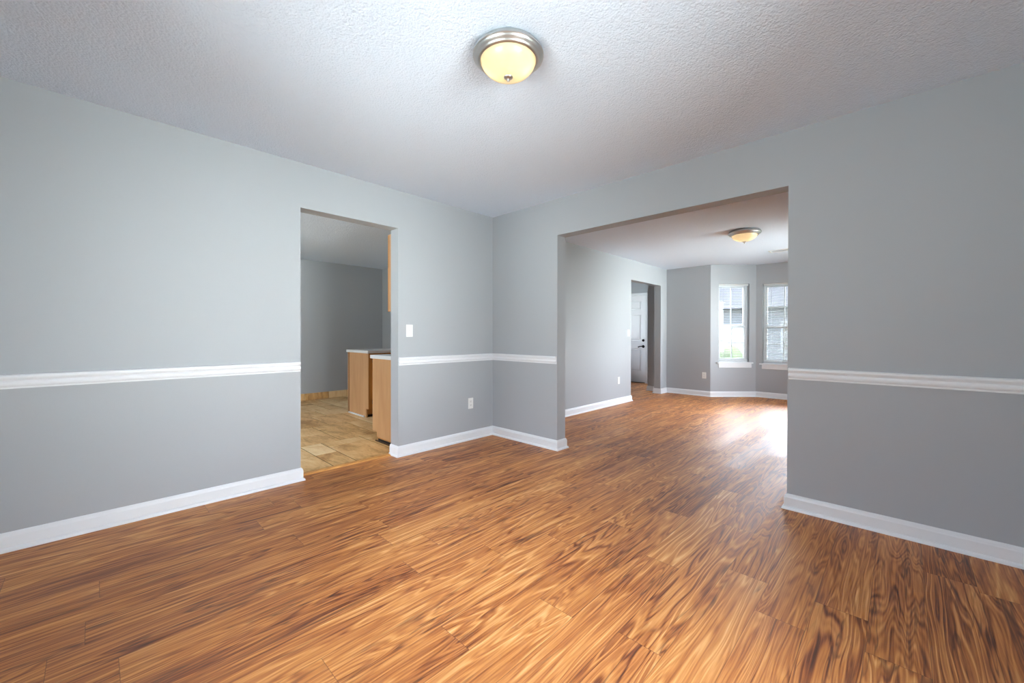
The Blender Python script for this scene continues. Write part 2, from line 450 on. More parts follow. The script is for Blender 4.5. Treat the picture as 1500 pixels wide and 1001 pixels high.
def sweep(name, path, profile, mat, trim0=0.0, trim1=0.0):
    """profile = closed list of (d, z); d goes to the right of the path direction (into the room)"""
    P = [Vector(p) for p in path]
    dirs = [(b - a).normalized() for a, b in zip(P, P[1:])]
    nr = [Vector((d.y, -d.x)) for d in dirs]
    offs = []
    for i in range(len(P)):
        if i == 0: offs.append(nr[0])
        elif i == len(P) - 1: offs.append(nr[-1])
        else:
            b = (nr[i - 1] + nr[i]); offs.append(b / max(b.length_squared, 1e-6) * 2)
    bm = bmesh.new(); rings = []
    for i, pt in enumerate(P):
        rings.append([bm.verts.new((pt.x + offs[i].x * d, pt.y + offs[i].y * d, z)) for d, z in profile])
    n = len(profile)
    for a, b in zip(rings, rings[1:]):
        for k in range(n): bm.faces.new((a[k], a[(k + 1) % n], b[(k + 1) % n], b[k]))
    bm.faces.new(rings[0]); bm.faces.new(rings[-1][::-1])
    return struct(link(name, bm, mat))

BASE = [(0.0, 0.0), (0.027, 0.0), (0.027, 0.005), (0.0245, 0.013), (0.019, 0.018), (0.0145, 0.020), (0.0145, 0.074), (0.012, 0.080), (0.0105, 0.087), (0.006, 0.094), (0.0035, 0.097), (0.0, 0.097)]
RAIL = [(0.0, 0.838), (0.008, 0.838), (0.009, 0.843), (0.007, 0.847), (0.011, 0.850), (0.016, 0.858), (0.017, 0.866), (0.013, 0.874), (0.009, 0.878), (0.010, 0.883), (0.016, 0.888), (0.021, 0.896), (0.021, 0.904), (0.017, 0.910), (0.0, 0.912)]

# ------------------------------------------------------------------ the shell
# walls
RW_WINS = [(0.95, 2.85)]     # dining window(s) on the right wall, y measured from 0 downwards
wall('wall_left', (0, YB), (0, 0), 0, H + 0.03, T, [(PY0 - YB, PY1 - YB, 0, PZ)], ext0=T)
wall('wall_living_left', (0, 0), (0, YF), 0, H + 0.03, T, [(FY0, FY1, 0, FZ)])
o_ = wall('wall_back', (0, 0), (XR, 0), 0, H + 0.03, T, [(OX0, OX1, 0, OZ)])
SW_Y0, SW_Y1, SW_Z0, SW_Z1 = -2.45, -1.55, 0.10, 2.05      # dining window, right wall
LW_Y0, LW_Y1 = 2.5, 4.1                                  # living window, right wall
wall('wall_right', (XR, YF), (XR, YB), 0, H + 0.03, T,
     [(YF - LW_Y1, YF - LW_Y0, 0.62, 2.05), (YF - SW_Y1, YF - SW_Y0, SW_Z0, SW_Z1)], ext0=T, ext1=T)
wall('wall_rear', (XR, YB), (0, YB), 0, H + 0.03, T, [(1.1, 2.2, 0.62, 2.05)])  # opening of the added window behind the camera, there for its light
wall('wall_front_left', (0, YF), B0, 0, H + 0.03, T)
W1 = (0.149, 0.712, 0.627, 2.055)
W2 = (1.505 - B1.x, 2.395 - B1.x, 0.612, 2.045)
BL = (B1 - B0).length
wall('wall_bay_left', B0, B1, 0, H + 0.03, T, [W1], ext1=0.054)
wall('wall_bay_centre', B1, B2, 0, H + 0.03, T, [W2], ext0=0.054, ext1=0.054)
W3 = (BL - W1[1], BL - W1[0], W1[2], W1[3])
wall('wall_bay_right', B2, B3, 0, H + 0.03, T, [W3], ext0=0.054)
wall('wall_front_right', B3, (XR, YF), 0, H + 0.03, T)
# foyer
wall('wall_foyer_stub', (XF, YF), (-T, YF), 0, H, 0.12)
wall('wall_foyer_right', (XF, YD), (XF, YF + 0.12), 0, H, T)
DX0, DX1, DZ = -1.888, -0.972, 2.045
FXL = -2.25
wall('wall_foyer_front', (FXL, YD), (XF + 0.0, YD), 0, H, T, [(DX0 - FXL - 0.02, DX1 - FXL + 0.02, 0, DZ + 0.02)], ext1=T, ext0=T)
wall('wall_foyer_left', (FXL, KY + T), (FXL, YD), 0, H, T, [(3.85, 4.65, 0.8, 2.15)])  # opening added out of view to let light onto the front door
# kitchen
KWX0, KWX1 = -2.4, -0.6
wall('wall_kitchen_far', (KX, KYB), (KX, KY), 0, H, T, ext0=T, ext1=T)
wall('wall_kitchen_side', (KX, KY), (-T, KY), 0, H, T)
wall('wall_kitchen_rear', (-T, KYB), (KX, KYB), 0, H, T, [(-T - KWX1, -T - KWX0, 0.9, 2.05)])
wall('wall_kitchen_near', (-T, YB - T), (-T, KYB), 0, H, T, ext1=T)

# floors and ceilings
fl_pts = [(-0.088, PY0), (0, PY0), (0, YB), (XR, YB), (XR, YF), (B3.x, B3.y), (B2.x, B2.y), (B1.x, B1.y), (B0.x, B0.y), (0, YF), (0, YF), (0, FY1), (-T, FY1), (-T, YF), (XF, YF), (XF, YD), (FXL, YD), (FXL, KY + T), (-T, KY + T), (-T, FY0), (0, FY0), (0, PY1), (-0.088, PY1)]
fp = []
for q in fl_pts:
    if not fp or (Vector(q) - Vector(fp[-1])).length > 1e-4: fp.append(q)
def big_slab(name, quads, z0, z1, mat):
    bm = bmesh.new()
    for (x0, x1, y0, y1) in quads: box(bm, x0, x1, y0, y1, z0, z1)
    return struct(link(name, bm, mat))
struct(slab('floor', fp, -0.05, 0.0, M['floor']))
struct(slab('ceiling', [(-0.06, YB - 0.06), (XR + 0.06, YB - 0.06), (XR + 0.06, 0.06), (-0.06, 0.06)], H, H + 0.1, M['ceiling']))
struct(slab('ceiling_living', [(-0.06, 0.07), (XR + 0.06, 0.07), (XR + 0.06, YF + 0.06), (B3.x + 0.03, YF + 0.06), (B2.x + 0.03, B2.y + 0.06), (B1.x - 0.03, B1.y + 0.06), (B0.x - 0.03, YF + 0.06), (-0.06, YF + 0.06)], HL, HL + 0.142, M['ceiling']))
struct(slab('ceiling_foyer', [(FXL - 0.06, KY + T), (-0.07, KY + T), (-0.07, YF + 0.06), (XF + 0.06, YF + 0.06), (XF + 0.06, YD + 0.06), (FXL - 0.06, YD + 0.06)], HL, HL + 0.14, M['ceiling']))
struct(slab('ceiling_kitchen', [(KX - 0.06, KYB - 0.06), (-0.07, KYB - 0.06), (-0.07, KY + 0.06), (KX - 0.06, KY + 0.06)], HK, HK + 0.14, M['ceiling']))

# kitchen floor: tiles laid in a mixed modular pattern
TU = 0.2045
def kitchen_floor():
    rnd = random.Random(7)
    ox, oy = -0.165, -1.705
    ni0, ni1, nj0, nj1 = -1, 19, -13, 13
    occ = {}
    rects = []
    def put(i, j, w, h):
        for a in range(i, i + w):
            for b in range(j, j + h):
                if (a, b) in occ: return False
        for a in range(i, i + w):
            for b in range(j, j + h): occ[(a, b)] = 1
        rects.append((i, j, w, h)); return True
    for t in [(0, 1, 3, 2), (3, 1, 1, 2), (0, -2, 2, 2), (2, -2, 3, 2), (2, 0, 2, 1), (0, 0, 2, 1), (4, 2, 3, 2), (7, 2, 1, 2), (4, 0, 2, 2), (6, 0, 2, 2), (3, 3, 1, 1), (0, 3, 3, 2), (8, 1, 3, 2), (8, 3, 3, 2), (4, 4, 2, 2), (6, 4, 2, 1), (6, 5, 3, 2), (9, 5, 2, 1), (11, 2, 2, 2), (11, 4, 2, 2), (8, 0, 2, 1), (10, 0, 3, 1), (13, 1, 3, 2), (13, 3, 3, 2)]:
        put(*t)
    for i in range(ni0, ni1):
        for j in range(nj0, nj1):
            if (i, j) in occ: continue
            opts = [(3, 2), (2, 2), (2, 1), (2, 3), (1, 1), (1, 2)]
            k = rnd.choice([0, 0, 1, 2, 3])
            for w, h in [opts[k]] + [(2, 1), (1, 2), (1, 1)]:
                if put(i, j, w, h): break
    bm = bmesh.new(); lay = bm.faces.layers.float.new('tile_id')
    g_ = 0.0044; x_max = -0.132
    for i, j, w, h in rects:
        x1 = ox - i * TU - g_; x0 = ox - (i + w) * TU + g_; y0 = oy + j * TU + g_; y1 = oy + (j + h) * TU - g_
        x1 = min(x1, x_max); x0 = max(x0, KX); y0 = max(y0, KYB); y1 = min(y1, KY)
        if x1 - x0 < 0.01 or y1 - y0 < 0.01: continue
        f0 = len(bm.faces); box(bm, x0, x1, y0, y1, -0.02, 0.0)
        bm.faces.ensure_lookup_table(); v = rnd.random()
        for f in bm.faces[f0:]: f[lay] = v
    o = link('floor_kitchen', bm, M['tile']); struct(o)
    gr = link('grout', boxes((KX - 0.12, -0.0885, KYB - 0.12, KY + 0.12, -0.05, -0.0022)), M['grout'], parent=o)
    gr['kind'] = 'structure'
kitchen_floor()
# tile skirting along the far kitchen wall
def tile_base():
    bm = bmesh.new(); lay = bm.faces.layers.float.new('tile_id'); rnd = random.Random(3)
    y = KYB
    while y < KY - 0.01:
        y1 = min(y + 0.405, KY)
        f0 = len(bm.faces); box(bm, KX + 0.0005, KX + 0.011, y + 0.002, y1 - 0.002, 0.002, 0.118)
        bm.faces.ensure_lookup_table(); v = rnd.random()
        for f in bm.faces[f0:]: f[lay] = v
        y = y1
    struct(link('baseboard_kitchen', bm, M['tile'], bevel=0.002))
tile_base()
# oak reducer strip between wood and tile
bm = bmesh.new()
prof = [(-0.082, 0.0005), (-0.088, 0.006), (-0.098, 0.010), (-0.116, 0.012), (-0.133, 0.010), (-0.137, 0.0005)]
a = [bm.verts.new((x, PY0 + 0.0275, z)) for x, z in prof]; b = [bm.verts.new((x, PY1 - 0.0275, z)) for x, z in prof]
bm.faces.new(a); bm.faces.new(b[::-1])
for k in range(len(prof)): bm.faces.new((a[k], a[(k + 1) % len(prof)], b[(k + 1) % len(prof)], b[k]))
struct(link('trim_threshold', bm, M['oak_strip']))

# baseboards
WT = M['white_trim']
sweep('baseboard_left', [(0, YB), (0, PY0), (-T, PY0)], BASE, WT)
sweep('baseboard_back', [(-T, PY1), (0, PY1), (0, 0), (OX0, 0), (OX0, T), (0, T), (0, FY0), (-T, FY0)], BASE, WT)
sweep('baseboard_front', [(XF, YD), (XF, YF), (-T, YF), (-T, FY1), (0, FY1), (0, YF), tuple(B0), tuple(B1), tuple(B2), tuple(B3), (XR, YF), (XR, T), (OX1, T), (OX1, 0), (XR, 0), (XR, YB), (0, YB)], BASE, WT)
# chair rails
sweep('trim_1', [(0, YB), (0, PY0 - 0.004)], RAIL, WT)
sweep('trim_2', [(0, PY1 + 0.004), (0, 0), (OX0 - 0.006, 0)], RAIL, WT)
sweep('trim_3', [(OX1 + 0.006, 0), (XR, 0)], RAIL, WT)
sweep('trim_4', [(XR, 0), (XR, SW_Y1 + 0.06)], RAIL, WT)

# ------------------------------------------------------------------ windows
def place(p, d, z=0.0):
    """local x along the wall (direction d), local y outwards, z up"""
    d = Vector(d).normalized()
    mm = Matrix(((d.x, -d.y, 0, p[0]), (d.y, d.x, 0, p[1]), (0, 0, 1, z), (0, 0, 0, 1)))
    return mm
def window(name, p, d, s0, s1, z0, z1, cols=2, rows=2, sill=True):
    root = bpy.data.objects.new(name, None); COL.objects.link(root); root['kind'] = 'structure'
    root.matrix_world = place(p, d)
    w0, w1 = s0 + 0.003, s1 - 0.003
    ya, yb = 0.070, 0.125
    fr = 0.022
    fb = boxes((w0, w0 + fr, ya - 0.01, yb, z0, z1), (w1 - fr, w1, ya - 0.01, yb, z0, z1), (w0 + fr, w1 - fr, ya - 0.01, yb, z1 - fr, z1), (w0 + fr, w1 - fr, ya - 0.01, yb, z0, z0 + fr))
    link('window_frame', fb, WT, root, bevel=0.002)
    zm = z0 + (z1 - z0) * 0.455
    def sash(nm, za, zb, yc, rail_b, rail_t):
        st = 0.034; th = 0.026
        a0, a1 = w0 + fr, w1 - fr
        B = [(a0, a0 + st, yc, yc + th, za, zb), (a1 - st, a1, yc, yc + th, za, zb), (a0 + st, a1 - st, yc, yc + th, za, za + rail_b), (a0 + st, a1 - st, yc, yc + th, zb - rail_t, zb)]
        o = link(nm, boxes(*B), WT, root, bevel=0.003)
        gx0, gx1, gz0, gz1 = a0 + st, a1 - st, za + rail_b, zb - rail_t
        mb = bmesh.new()
        for c in range(1, cols):
            x = gx0 + (gx1 - gx0) * c / cols; box(mb, x - 0.009, x + 0.009, yc + 0.006, yc + 0.020, gz0, gz1)
        for r in range(1, rows):
            z = gz0 + (gz1 - gz0) * r / rows; box(mb, gx0, gx1, yc + 0.007, yc + 0.019, z - 0.009, z + 0.009)
        link('muntin', mb, WT, o)
        link('glass_pane', boxes((gx0, gx1, yc + 0.0115, yc + 0.0145, gz0, gz1)), M['glass'], o)
        return o
    sash('upper_sash', zm - 0.02, z1 - fr, 0.094, 0.040, 0.040)
    sash('lower_sash', z0 + fr, zm + 0.02, 0.066, 0.050, 0.040)
    if sill:
        link('window_sill', boxes((s0 - 0.042, s1 + 0.055, -0.036, 0.0, z0 - 0.022, z0), (s0 + 0.001, s1 - 0.001, 0.0, 0.064, z0 - 0.0, z0 + 0.004)), WT, root, bevel=0.004)
        link('apron', boxes((s0 - 0.006, s1 + 0.035, -0.015, 0.0, z0 - 0.098, z0 - 0.022)), WT, root, bevel=0.003)
    return root
def blind(p, d, s0, s1, z0, z1, label, tilt=18, drop=None):
    t = thing('window_blind', label, 'blind', group='mini blinds in the bay windows')
    t.matrix_world = place(p, d)
    a0, a1 = s0 + 0.012, s1 - 0.012
    zb = z0 + 0.03 if drop is None else drop
    yc = 0.030
    link('headrail', boxes((a0, a1, yc - 0.014, yc + 0.014, z1 - 0.032, z1 - 0.002)), M['blind'], t, bevel=0.002)
    bm = bmesh.new(); z = z1 - 0.045; ta = math.radians(tilt); hw = 0.0125; th = 0.0009
    n = 0
    while z > zb + 0.02:
        # a slightly crowned slat
        prof = [(-hw, -0.0016), (-hw * 0.4, 0.0), (hw * 0.4, 0.0), (hw, -0.0016)]
        up, dn = [], []
        for (u, v) in prof:
            y = u * math.cos(ta) - v * math.sin(ta); zz = u * math.sin(ta) + v * math.cos(ta)
            up.append((y, zz)); dn.append((y, zz - th))
        ringp = up + dn[::-1]
        A = [bm.verts.new((a0 + 0.004, yc + y, z + q)) for y, q in ringp]; B = [bm.verts.new((a1 - 0.004, yc + y, z + q)) for y, q in ringp]
        for k in range(len(ringp)): bm.faces.new((A[k], A[(k + 1) % len(ringp)], B[(k + 1) % len(ringp)], B[k]))
        bm.faces.new(A); bm.faces.new(B[::-1])
        z -= 0.0215; n += 1
    link('slats', bm, M['blind'], t)
    link('bottom_rail', boxes((a0, a1, yc - 0.011, yc + 0.011, zb, zb + 0.012)), M['blind'], t, bevel=0.002)
    cb = bmesh.new()
    for x in (a0 + 0.1 * (a1 - a0) + 0.03, a1 - 0.1 * (a1 - a0) - 0.03):
        for yy in (yc - 0.0135, yc + 0.0135): cyl(cb, (x, yy, zb), (x, yy, z1 - 0.03), 0.0012, 6)
    link('ladder_cord', cb, WT, t)
    return t

d1 = (B1 - B0).normalized()
window('window_1', B0, d1, *W1, cols=2)
blind(B0, d1, *W1, 'white mini blind in the narrow angled bay window on the left', tilt=10)
window('window_2', B1, (1, 0), *W2, cols=3)
blind(B1, (1, 0), *W2, 'white mini blind in the wider front bay window, half hidden by the wall', tilt=24)
window('window_3', B2, (B3 - B2), *W3, cols=2)
window('window_4', (XR, YF), (0, -1), YF - LW_Y1, YF - LW_Y0, 0.62, 2.05, cols=4)
window('window_5', (XR, YF), (0, -1), YF - SW_Y1, YF - SW_Y0, SW_Z0, SW_Z1, cols=2, sill=False)
window('window_added_rear', (XR, YB), (-1, 0), 1.1, 2.2, 0.62, 2.05, cols=3)  # unseen window, added to brighten the back wall and floor
window('window_added_foyer', (FXL, KY + T), (0, 1), 3.85, 4.65, 0.8, 2.15, cols=3)  # unseen window, added so the front door gets more light
window('window_6', (-T, KYB), (-1, 0), -T - KWX1, -T - KWX0, 0.9, 2.05, cols=4)

def portal_for(p, d, s0, s1, z0, z1):
    d = Vector(d).normalized(); n = Vector((-d.y, d.x)); c = Vector(p) + d * (s0 + s1) / 2 + n * 0.128
    portal('window_portal', (c.x, c.y, (z0 + z1) / 2), (-n.x, -n.y, 0), s1 - s0, z1 - z0)
portal_for(B0, d1, *W1); portal_for(B1, (1, 0), *W2); portal_for(B2, (B3 - B2), *W3)
portal_for((XR, YF), (0, -1), YF - LW_Y1, YF - LW_Y0, 0.62, 2.05)
portal_for((XR, YF), (0, -1), YF - SW_Y1, YF - SW_Y0, SW_Z0, SW_Z1)
portal_for((XR, YB), (-1, 0), 1.1, 2.2, 0.62, 2.05)
portal_for((FXL, KY + T), (0, 1), 3.85, 4.65, 0.8, 2.15)
portal_for((-T, KYB), (-1, 0), -T - KWX1, -T - KWX0, 0.9, 2.05)

# ------------------------------------------------------------------ front door
def front_door():
    root = bpy.data.objects.new('door_1', None); COL.objects.link(root); root['kind'] = 'structure'
    root.location = ((DX0 + DX1) / 2, YD + 0.05, 0)
    w = DX1 - DX0; hw = w / 2 - 0.003
    # slab with six raised panels, front face at y = 0 (towards the room is -y)
    xs = [-hw, -hw + 0.115, -0.05, 0.05, hw - 0.115, hw]
    zs = [0.012, 0.27, 0.80, 0.99, 1.60, 1.72, 1.92, DZ - 0.004]
    bm = bmesh.new(); grid = {}
    for i, x in enumerate(xs):
        for j, z in enumerate(zs): grid[(i, j)] = bm.verts.new((x, 0.0, z))
    pf = []
    for i in range(5):
        for j in range(7):
            f = bm.faces.new((grid[(i, j)], grid[(i + 1, j)], grid[(i + 1, j + 1)], grid[(i, j + 1)]))
            if i in (1, 3) and j in (1, 3, 5): pf.append(f)
    bmesh.ops.recalc_face_normals(bm, faces=bm.faces)
    for f in pf:
        r = bmesh.ops.inset_region(bm, faces=[f], thickness=0.016, depth=0.0)
        for v in f.verts: v.co.y += 0.012
        bmesh.ops.inset_region(bm, faces=[f], thickness=0.012, depth=0.0)
        bmesh.ops.inset_region(bm, faces=[f], thickness=0.02, depth=0.0)
        for v in f.verts: v.co.y -= 0.009
    be = [e for e in bm.edges if e.is_boundary]
    r = bmesh.ops.extrude_edge_only(bm, edges=be)
    ev = [v for v in r['geom'] if isinstance(v, bmesh.types.BMVert)]
    for v in ev: v.co.y = 0.044
    bmesh.ops.holes_fill(bm, edges=[e for e in bm.edges if e.is_boundary])
    link('door_panel', bm, M['door_paint'], root)
    # frame and casing
    jt = 0.019
    link('door_frame', boxes((-hw - jt, -hw - 0.002, -0.05, 0.08, 0.0, DZ + jt - 0.002), (hw + 0.002, hw + jt, -0.05, 0.08, 0.0, DZ + jt - 0.002), (-hw - 0.002, hw + 0.002, -0.05, 0.08, DZ - 0.001, DZ + jt - 0.002)), WT, root)
    cw = 0.057
    link('door_casing', boxes((-hw - jt - cw + 0.006, -hw - jt + 0.006, -0.066, -0.0505, 0.0, DZ + cw), (hw + jt - 0.006, hw + jt + cw - 0.006, -0.066, -0.0505, 0.0, DZ + cw), (-hw - jt + 0.006, hw + jt - 0.006, -0.066, -0.0505, DZ + 0.006, DZ + cw)), WT, root, bevel=0.004)
    link('door_threshold', boxes((-hw, hw, -0.06, 0.07, 0.0005, 0.011)), M['black_metal'], root, bevel=0.004)
    hx = hw - 0.062
    bm = bmesh.new(); cyl(bm, (hx, 0.002, 0.995), (hx, -0.012, 0.995), 0.031, 32, 0.028); cyl(bm, (hx, -0.012, 0.995), (hx, -0.016, 0.995), 0.020, 24)
    box(bm, hx - 0.004, hx + 0.004, -0.034, -0.014, 0.978, 1.012)
    o = link('deadbolt', bm, M['black_metal'], root); o['label'] = 'round black deadbolt'
    bm = bmesh.new(); cyl(bm, (hx, 0.002, 0.852), (hx, -0.012, 0.852), 0.034, 32, 0.031); cyl(bm, (hx, -0.010, 0.852), (hx, -0.052, 0.852), 0.0125, 20)
    prev = None
    pts = [(0.012, 0.0), (-0.02, 0.003), (-0.05, 0.001), (-0.08, -0.006), (-0.108, -0.016)]
    for (x0, z0), (x1, z1) in zip(pts, pts[1:]): cyl(bm, (hx + x0, -0.052, 0.852 + z0), (hx + x1, -0.052, 0.852 + z1), 0.0115, 16, 0.0105)
    o = link('lever_handle', bm, M['black_metal'], root, smooth=False); o['label'] = 'black lever handle'
    for z in (0.3, 1.05, 1.8):
        bm = bmesh.new(); cyl(bm, (-hw - 0.002, -0.008, z - 0.045), (-hw - 0.002, -0.008, z + 0.045), 0.007, 12)
        link('hinge', bm, M['black_metal'], root)
front_door()
sweep('baseboard_foyer', [(DX1 + 0.075, YD), (XF, YD)], BASE, WT)

# ------------------------------------------------------------------ ceiling lights
def ceiling_light(name, label, x, y, z, bulb, glass, power_scale=1.0, rot=0.0):
    t = thing(name, label, 'ceiling light', (x, y, z), rot, 'flush dome ceiling lights')
    bm = bmesh.new()
    prof = [(0.0, -0.0005), (0.146, -0.0005), (0.152, -0.008), (0.159, -0.017), (0.1632, -0.0245), (0.1630, -0.029), (0.1585, -0.0315), (0.157, -0.035), (0.153, -0.039), (0.148, -0.043), (0.144, -0.046), (0.142, -0.050), (0.1375, -0.053), (0.1305, -0.0535), (0.1290, -0.048), (0.128, -0.020), (0.0, -0.018)]
    lathe(bm, prof, 96)
    link('metal_pan', bm, M['nickel'], t, smooth=True).modifiers.new('split', 'EDGE_SPLIT').split_angle = math.radians(50)
    bm = bmesh.new(); R, D = 0.1285, 0.078
    outer = [(R * math.cos(a), -0.043 - D * math.sin(a)) for a in [math.pi / 2 * k / 20 for k in range(21)]]
    inner = [(max(r * 0.975, 0.0), zz + 0.003) for r, zz in outer][::-1]
    outer[-1] = (0.0, outer[-1][1]); inner[0] = (0.0, inner[0][1])
    lathe(bm, outer + inner + [outer[0]], 96)
    bmesh.ops.remove_doubles(bm, verts=bm.verts, dist=1e-5)
    link('glass_bowl', bm, glass, t, smooth=True)
    zb = -0.043 - D
    bm = bmesh.new()
    lathe(bm, [(0.0, zb + 0.001), (0.0205, zb + 0.0015), (0.0215, zb - 0.003), (0.017, zb - 0.006), (0.008, zb - 0.010), (0.005, zb - 0.012), (0.0055, zb - 0.015), (0.0065, zb - 0.018), (0.004, zb - 0.0215), (0.0, zb - 0.0225)], 32)
    link('finial', bm, M['nickel'], t, smooth=True)
    for sgn in (-1, 1):
        bm = bmesh.new()
        cyl(bm, (sgn * 0.028, 0, -0.052), (sgn * 0.046, 0, -0.054), 0.012, 16)
        u = bmesh.ops.create_uvsphere(bm, u_segments=20, v_segments=12, radius=0.026)
        for v in u['verts']: v.co = Vector((v.co.x * 1.15 + sgn * 0.072, v.co.y, v.co.z - 0.066))
        link('bulb', bm, bulb, t, smooth=True)
    return t
ceiling_light('ceiling_light', 'lit dome light with brushed nickel rim on the near popcorn ceiling', 2.000, -1.780, H, M['bulb'], M['bowl'], rot=math.radians(35))
ceiling_light('ceiling_light', 'dome light with pale glass bowl on the ceiling of the far room by the bay', 1.925, 2.41, HL, M['bulb_cool'], M['bowl'], rot=math.radians(10)).scale = (1.1, 1.1, 1.1)

# vent in the living room ceiling
t = thing('ceiling_vent', 'flat white air vent on the far room ceiling beside the wall edge', 'vent', (2.02, 4.05, HL), 0)
link('vent_frame', boxes((-0.17, 0.17, -0.085, -0.062, -0.008, -0.0003), (-0.17, 0.17, 0.062, 0.085, -0.008, -0.0003), (-0.17, -0.147, -0.062, 0.062, -0.008, -0.0003), (0.147, 0.17, -0.062, 0.062, -0.008, -0.0003)), M['plastic'], t, bevel=0.002)
bm = bmesh.new()
for k in range(9):
    y = -0.056 + k * 0.014
    a = [bm.verts.new(v) for v in ((-0.147, y, -0.0075), (0.147, y, -0.0075), (0.147, y + 0.009, -0.001), (-0.147, y + 0.009, -0.001))]
    b = [bm.verts.new((v.co.x, v.co.y + 0.0012, v.co.z)) for v in a]
    bm.faces.new(a); bm.faces.new(b[::-1])
    for q in range(4): bm.faces.new((a[q], a[(q + 1) % 4], b[(q + 1) % 4], b[q]))
link('louvre', bm, M['plastic'], t)

# ------------------------------------------------------------------ switches and outlets (local: x along wall, -y out of wall)
def plate(t, w=0.07, h=0.1145):
    bm = bmesh.new(); box(bm, -w / 2, w / 2, -0.006, -0.0003, -h / 2, h / 2)
    link('cover_plate', bm, M['plastic'], t, bevel=0.0025)
def screw(t, z):
    bm = bmesh.new(); cyl(bm, (0, -0.0055, z), (0, -0.0068, z), 0.0028, 12); link('screw', bm, M['plastic'], t)
def light_switch(label, x, y, z, rotz):
    t = thing('light_switch', label, 'light switch', (x, y, z), rotz, 'wall light switches'); plate(t)
    bm = bmesh.new(); box(bm, -0.005, 0.005, -0.0085, -0.005, -0.012, 0.012)
    v0 = len(bm.verts); box(bm, -0.0042, 0.0042, -0.017, -0.006, 0.001, 0.009)
    link('toggle', bm, M['plastic'], t, bevel=0.001)
    screw(t, 0.03); screw(t, -0.03)
def outlet(label, x, y, z, rotz):
    t = thing('power_outlet', label, 'outlet', (x, y, z), rotz, 'wall power outlets'); plate(t)
    for s in (-1, 1):
        bm = bmesh.new(); zc = s * 0.0195
        pts = [(0.0165 * math.cos(a), 0.0145 * max(-0.93, min(0.93, 1.15 * math.sin(a)))) for a in [2 * math.pi * k / 28 for k in range(28)]]
        A = [bm.verts.new((px, -0.0055, zc + pz)) for px, pz in pts]; B = [bm.verts.new((px, -0.0080, zc + pz)) for px, pz in pts]
        for k in range(28): bm.faces.new((A[k], A[(k + 1) % 28], B[(k + 1) % 28], B[k]))
        bm.faces.new(A); bm.faces.new(B[::-1])
        rc = link('receptacle', bm, M['plastic'], t)
        sl = boxes((-0.0075, -0.0052, -0.0084, -0.0078, zc + 0.000, zc + 0.009), (0.0052, 0.0075, -0.0084, -0.0078, zc + 0.001, zc + 0.008))
        cyl(sl, (0, -0.0078, zc - 0.006), (0, -0.0084, zc - 0.006), 0.0026, 10)
        link('slot', sl, M['slot'], rc)
    screw(t, 0.0)
RL = math.radians(90)      # plates on walls that face +x
light_switch('white toggle light switch beside the kitchen doorway above the chair rail', 0, -1.070, 1.158, RL)
outlet('white power outlet low on the left wall near the room corner', 0, -0.324, 0.388, RL)
light_switch('white light switch on the far room wall beside the foyer opening', 0, 3.135, 1.155, RL)
outlet('white power outlet low on the far room side wall before the foyer opening', 0, 2.81, 0.380, RL)
outlet('white power outlet on the dark front wall left of the bay windows', 0.705, YF, 0.381, 0.0)

# ------------------------------------------------------------------ kitchen cabinets
def cab_door(parent, name, x, y0, y1, z0, z1, out, knob_side, mat, hinges=True):
    """flat slab door with a recessed centre, on a face at x, out = +1/-1 is the direction it faces"""
    st = 0.05; o_ = out
    bm = bmesh.new()
    X = lambda a, b: (min(x + o_ * a, x + o_ * b), max(x + o_ * a, x + o_ * b))
    a, b = X(0.001, 0.019); c, d = X(0.001, 0.011)
    if z1 - z0 > 0.25:
        box(bm, a, b, y0, y0 + st, z0, z1); box(bm, a, b, y1 - st, y1, z0, z1)
        box(bm, a, b, y0 + st, y1 - st, z0, z0 + st); box(bm, a, b, y0 + st, y1 - st, z1 - st, z1)
        box(bm, c, d, y0 + st, y1 - st, z0 + st, z1 - st)
    else: box(bm, a, b, y0, y1, z0, z1)
    o = link(name, bm, mat, parent, bevel=0.003)
    if hinges:
        for z in (z0 + 0.07, z1 - 0.07):
            yy = y0 if knob_side > 0 else y1
            e, f = X(0.0005, 0.0235)
            link('hinge', boxes((e, f, yy - 0.008, yy + 0.008, z - 0.028, z + 0.028)), M['black_metal'], o)
    return o
CY = -1.05     # end panel plane of the near run
ca = thing('base_cabinet', 'honey oak base cabinet end right behind the kitchen doorway, nearer of two', 'cabinet', (-0.44, CY, 0), 0, 'kitchen base cabinets')
def L(p, bs): return [(b[0] - p[0], b[1] - p[0], b[2] - p[1], b[3] - p[1], b[4], b[5]) for b in bs]
PA = (-0.44, CY)
XA0, XA1 = -0.757, -T - 0.001
def loc_box(P, *bs): return boxes(*L(P, bs))
link('cabinet_body', loc_box(PA, (XA0, XA1, CY + 0.006, KY - 0.002, 0.10, 0.866), (XA0 + 0.095, XA1, CY + 0.006, KY - 0.002, 0.03, 0.10)), M['oak_frame'], ca)
bm = bmesh.new()   # end panel with toe notch
pts = [(XA0, 0.866), (XA0, 0.098), (XA0 + 0.095, 0.098), (XA0 + 0.095, 0.045), (XA1, 0.045), (XA1, 0.866)]
A = [bm.verts.new((x - PA[0], 0.0, z)) for x, z in pts]; B = [bm.verts.new((x - PA[0], 0.0055, z)) for x, z in pts]
for k in range(6): bm.faces.new((A[k], A[(k + 1) % 6], B[(k + 1) % 6], B[k]))
bm.faces.new(A); bm.faces.new(B[::-1])
link('end_panel', bm, M['oak'], ca)
link('base_gap_shade', loc_box(PA, (XA0 + 0.10, XA1, CY + 0.012, KY - 0.002, 0.001, 0.044)), M['gap_shade'], ca)  # solid dark strip painting the shade of the gap under the panel
o = link('shoe_strip', loc_box(PA, (XA0 + 0.085, XA1, CY - 0.014, CY - 0.006, 0.0005, 0.012)), M['grout'], ca)
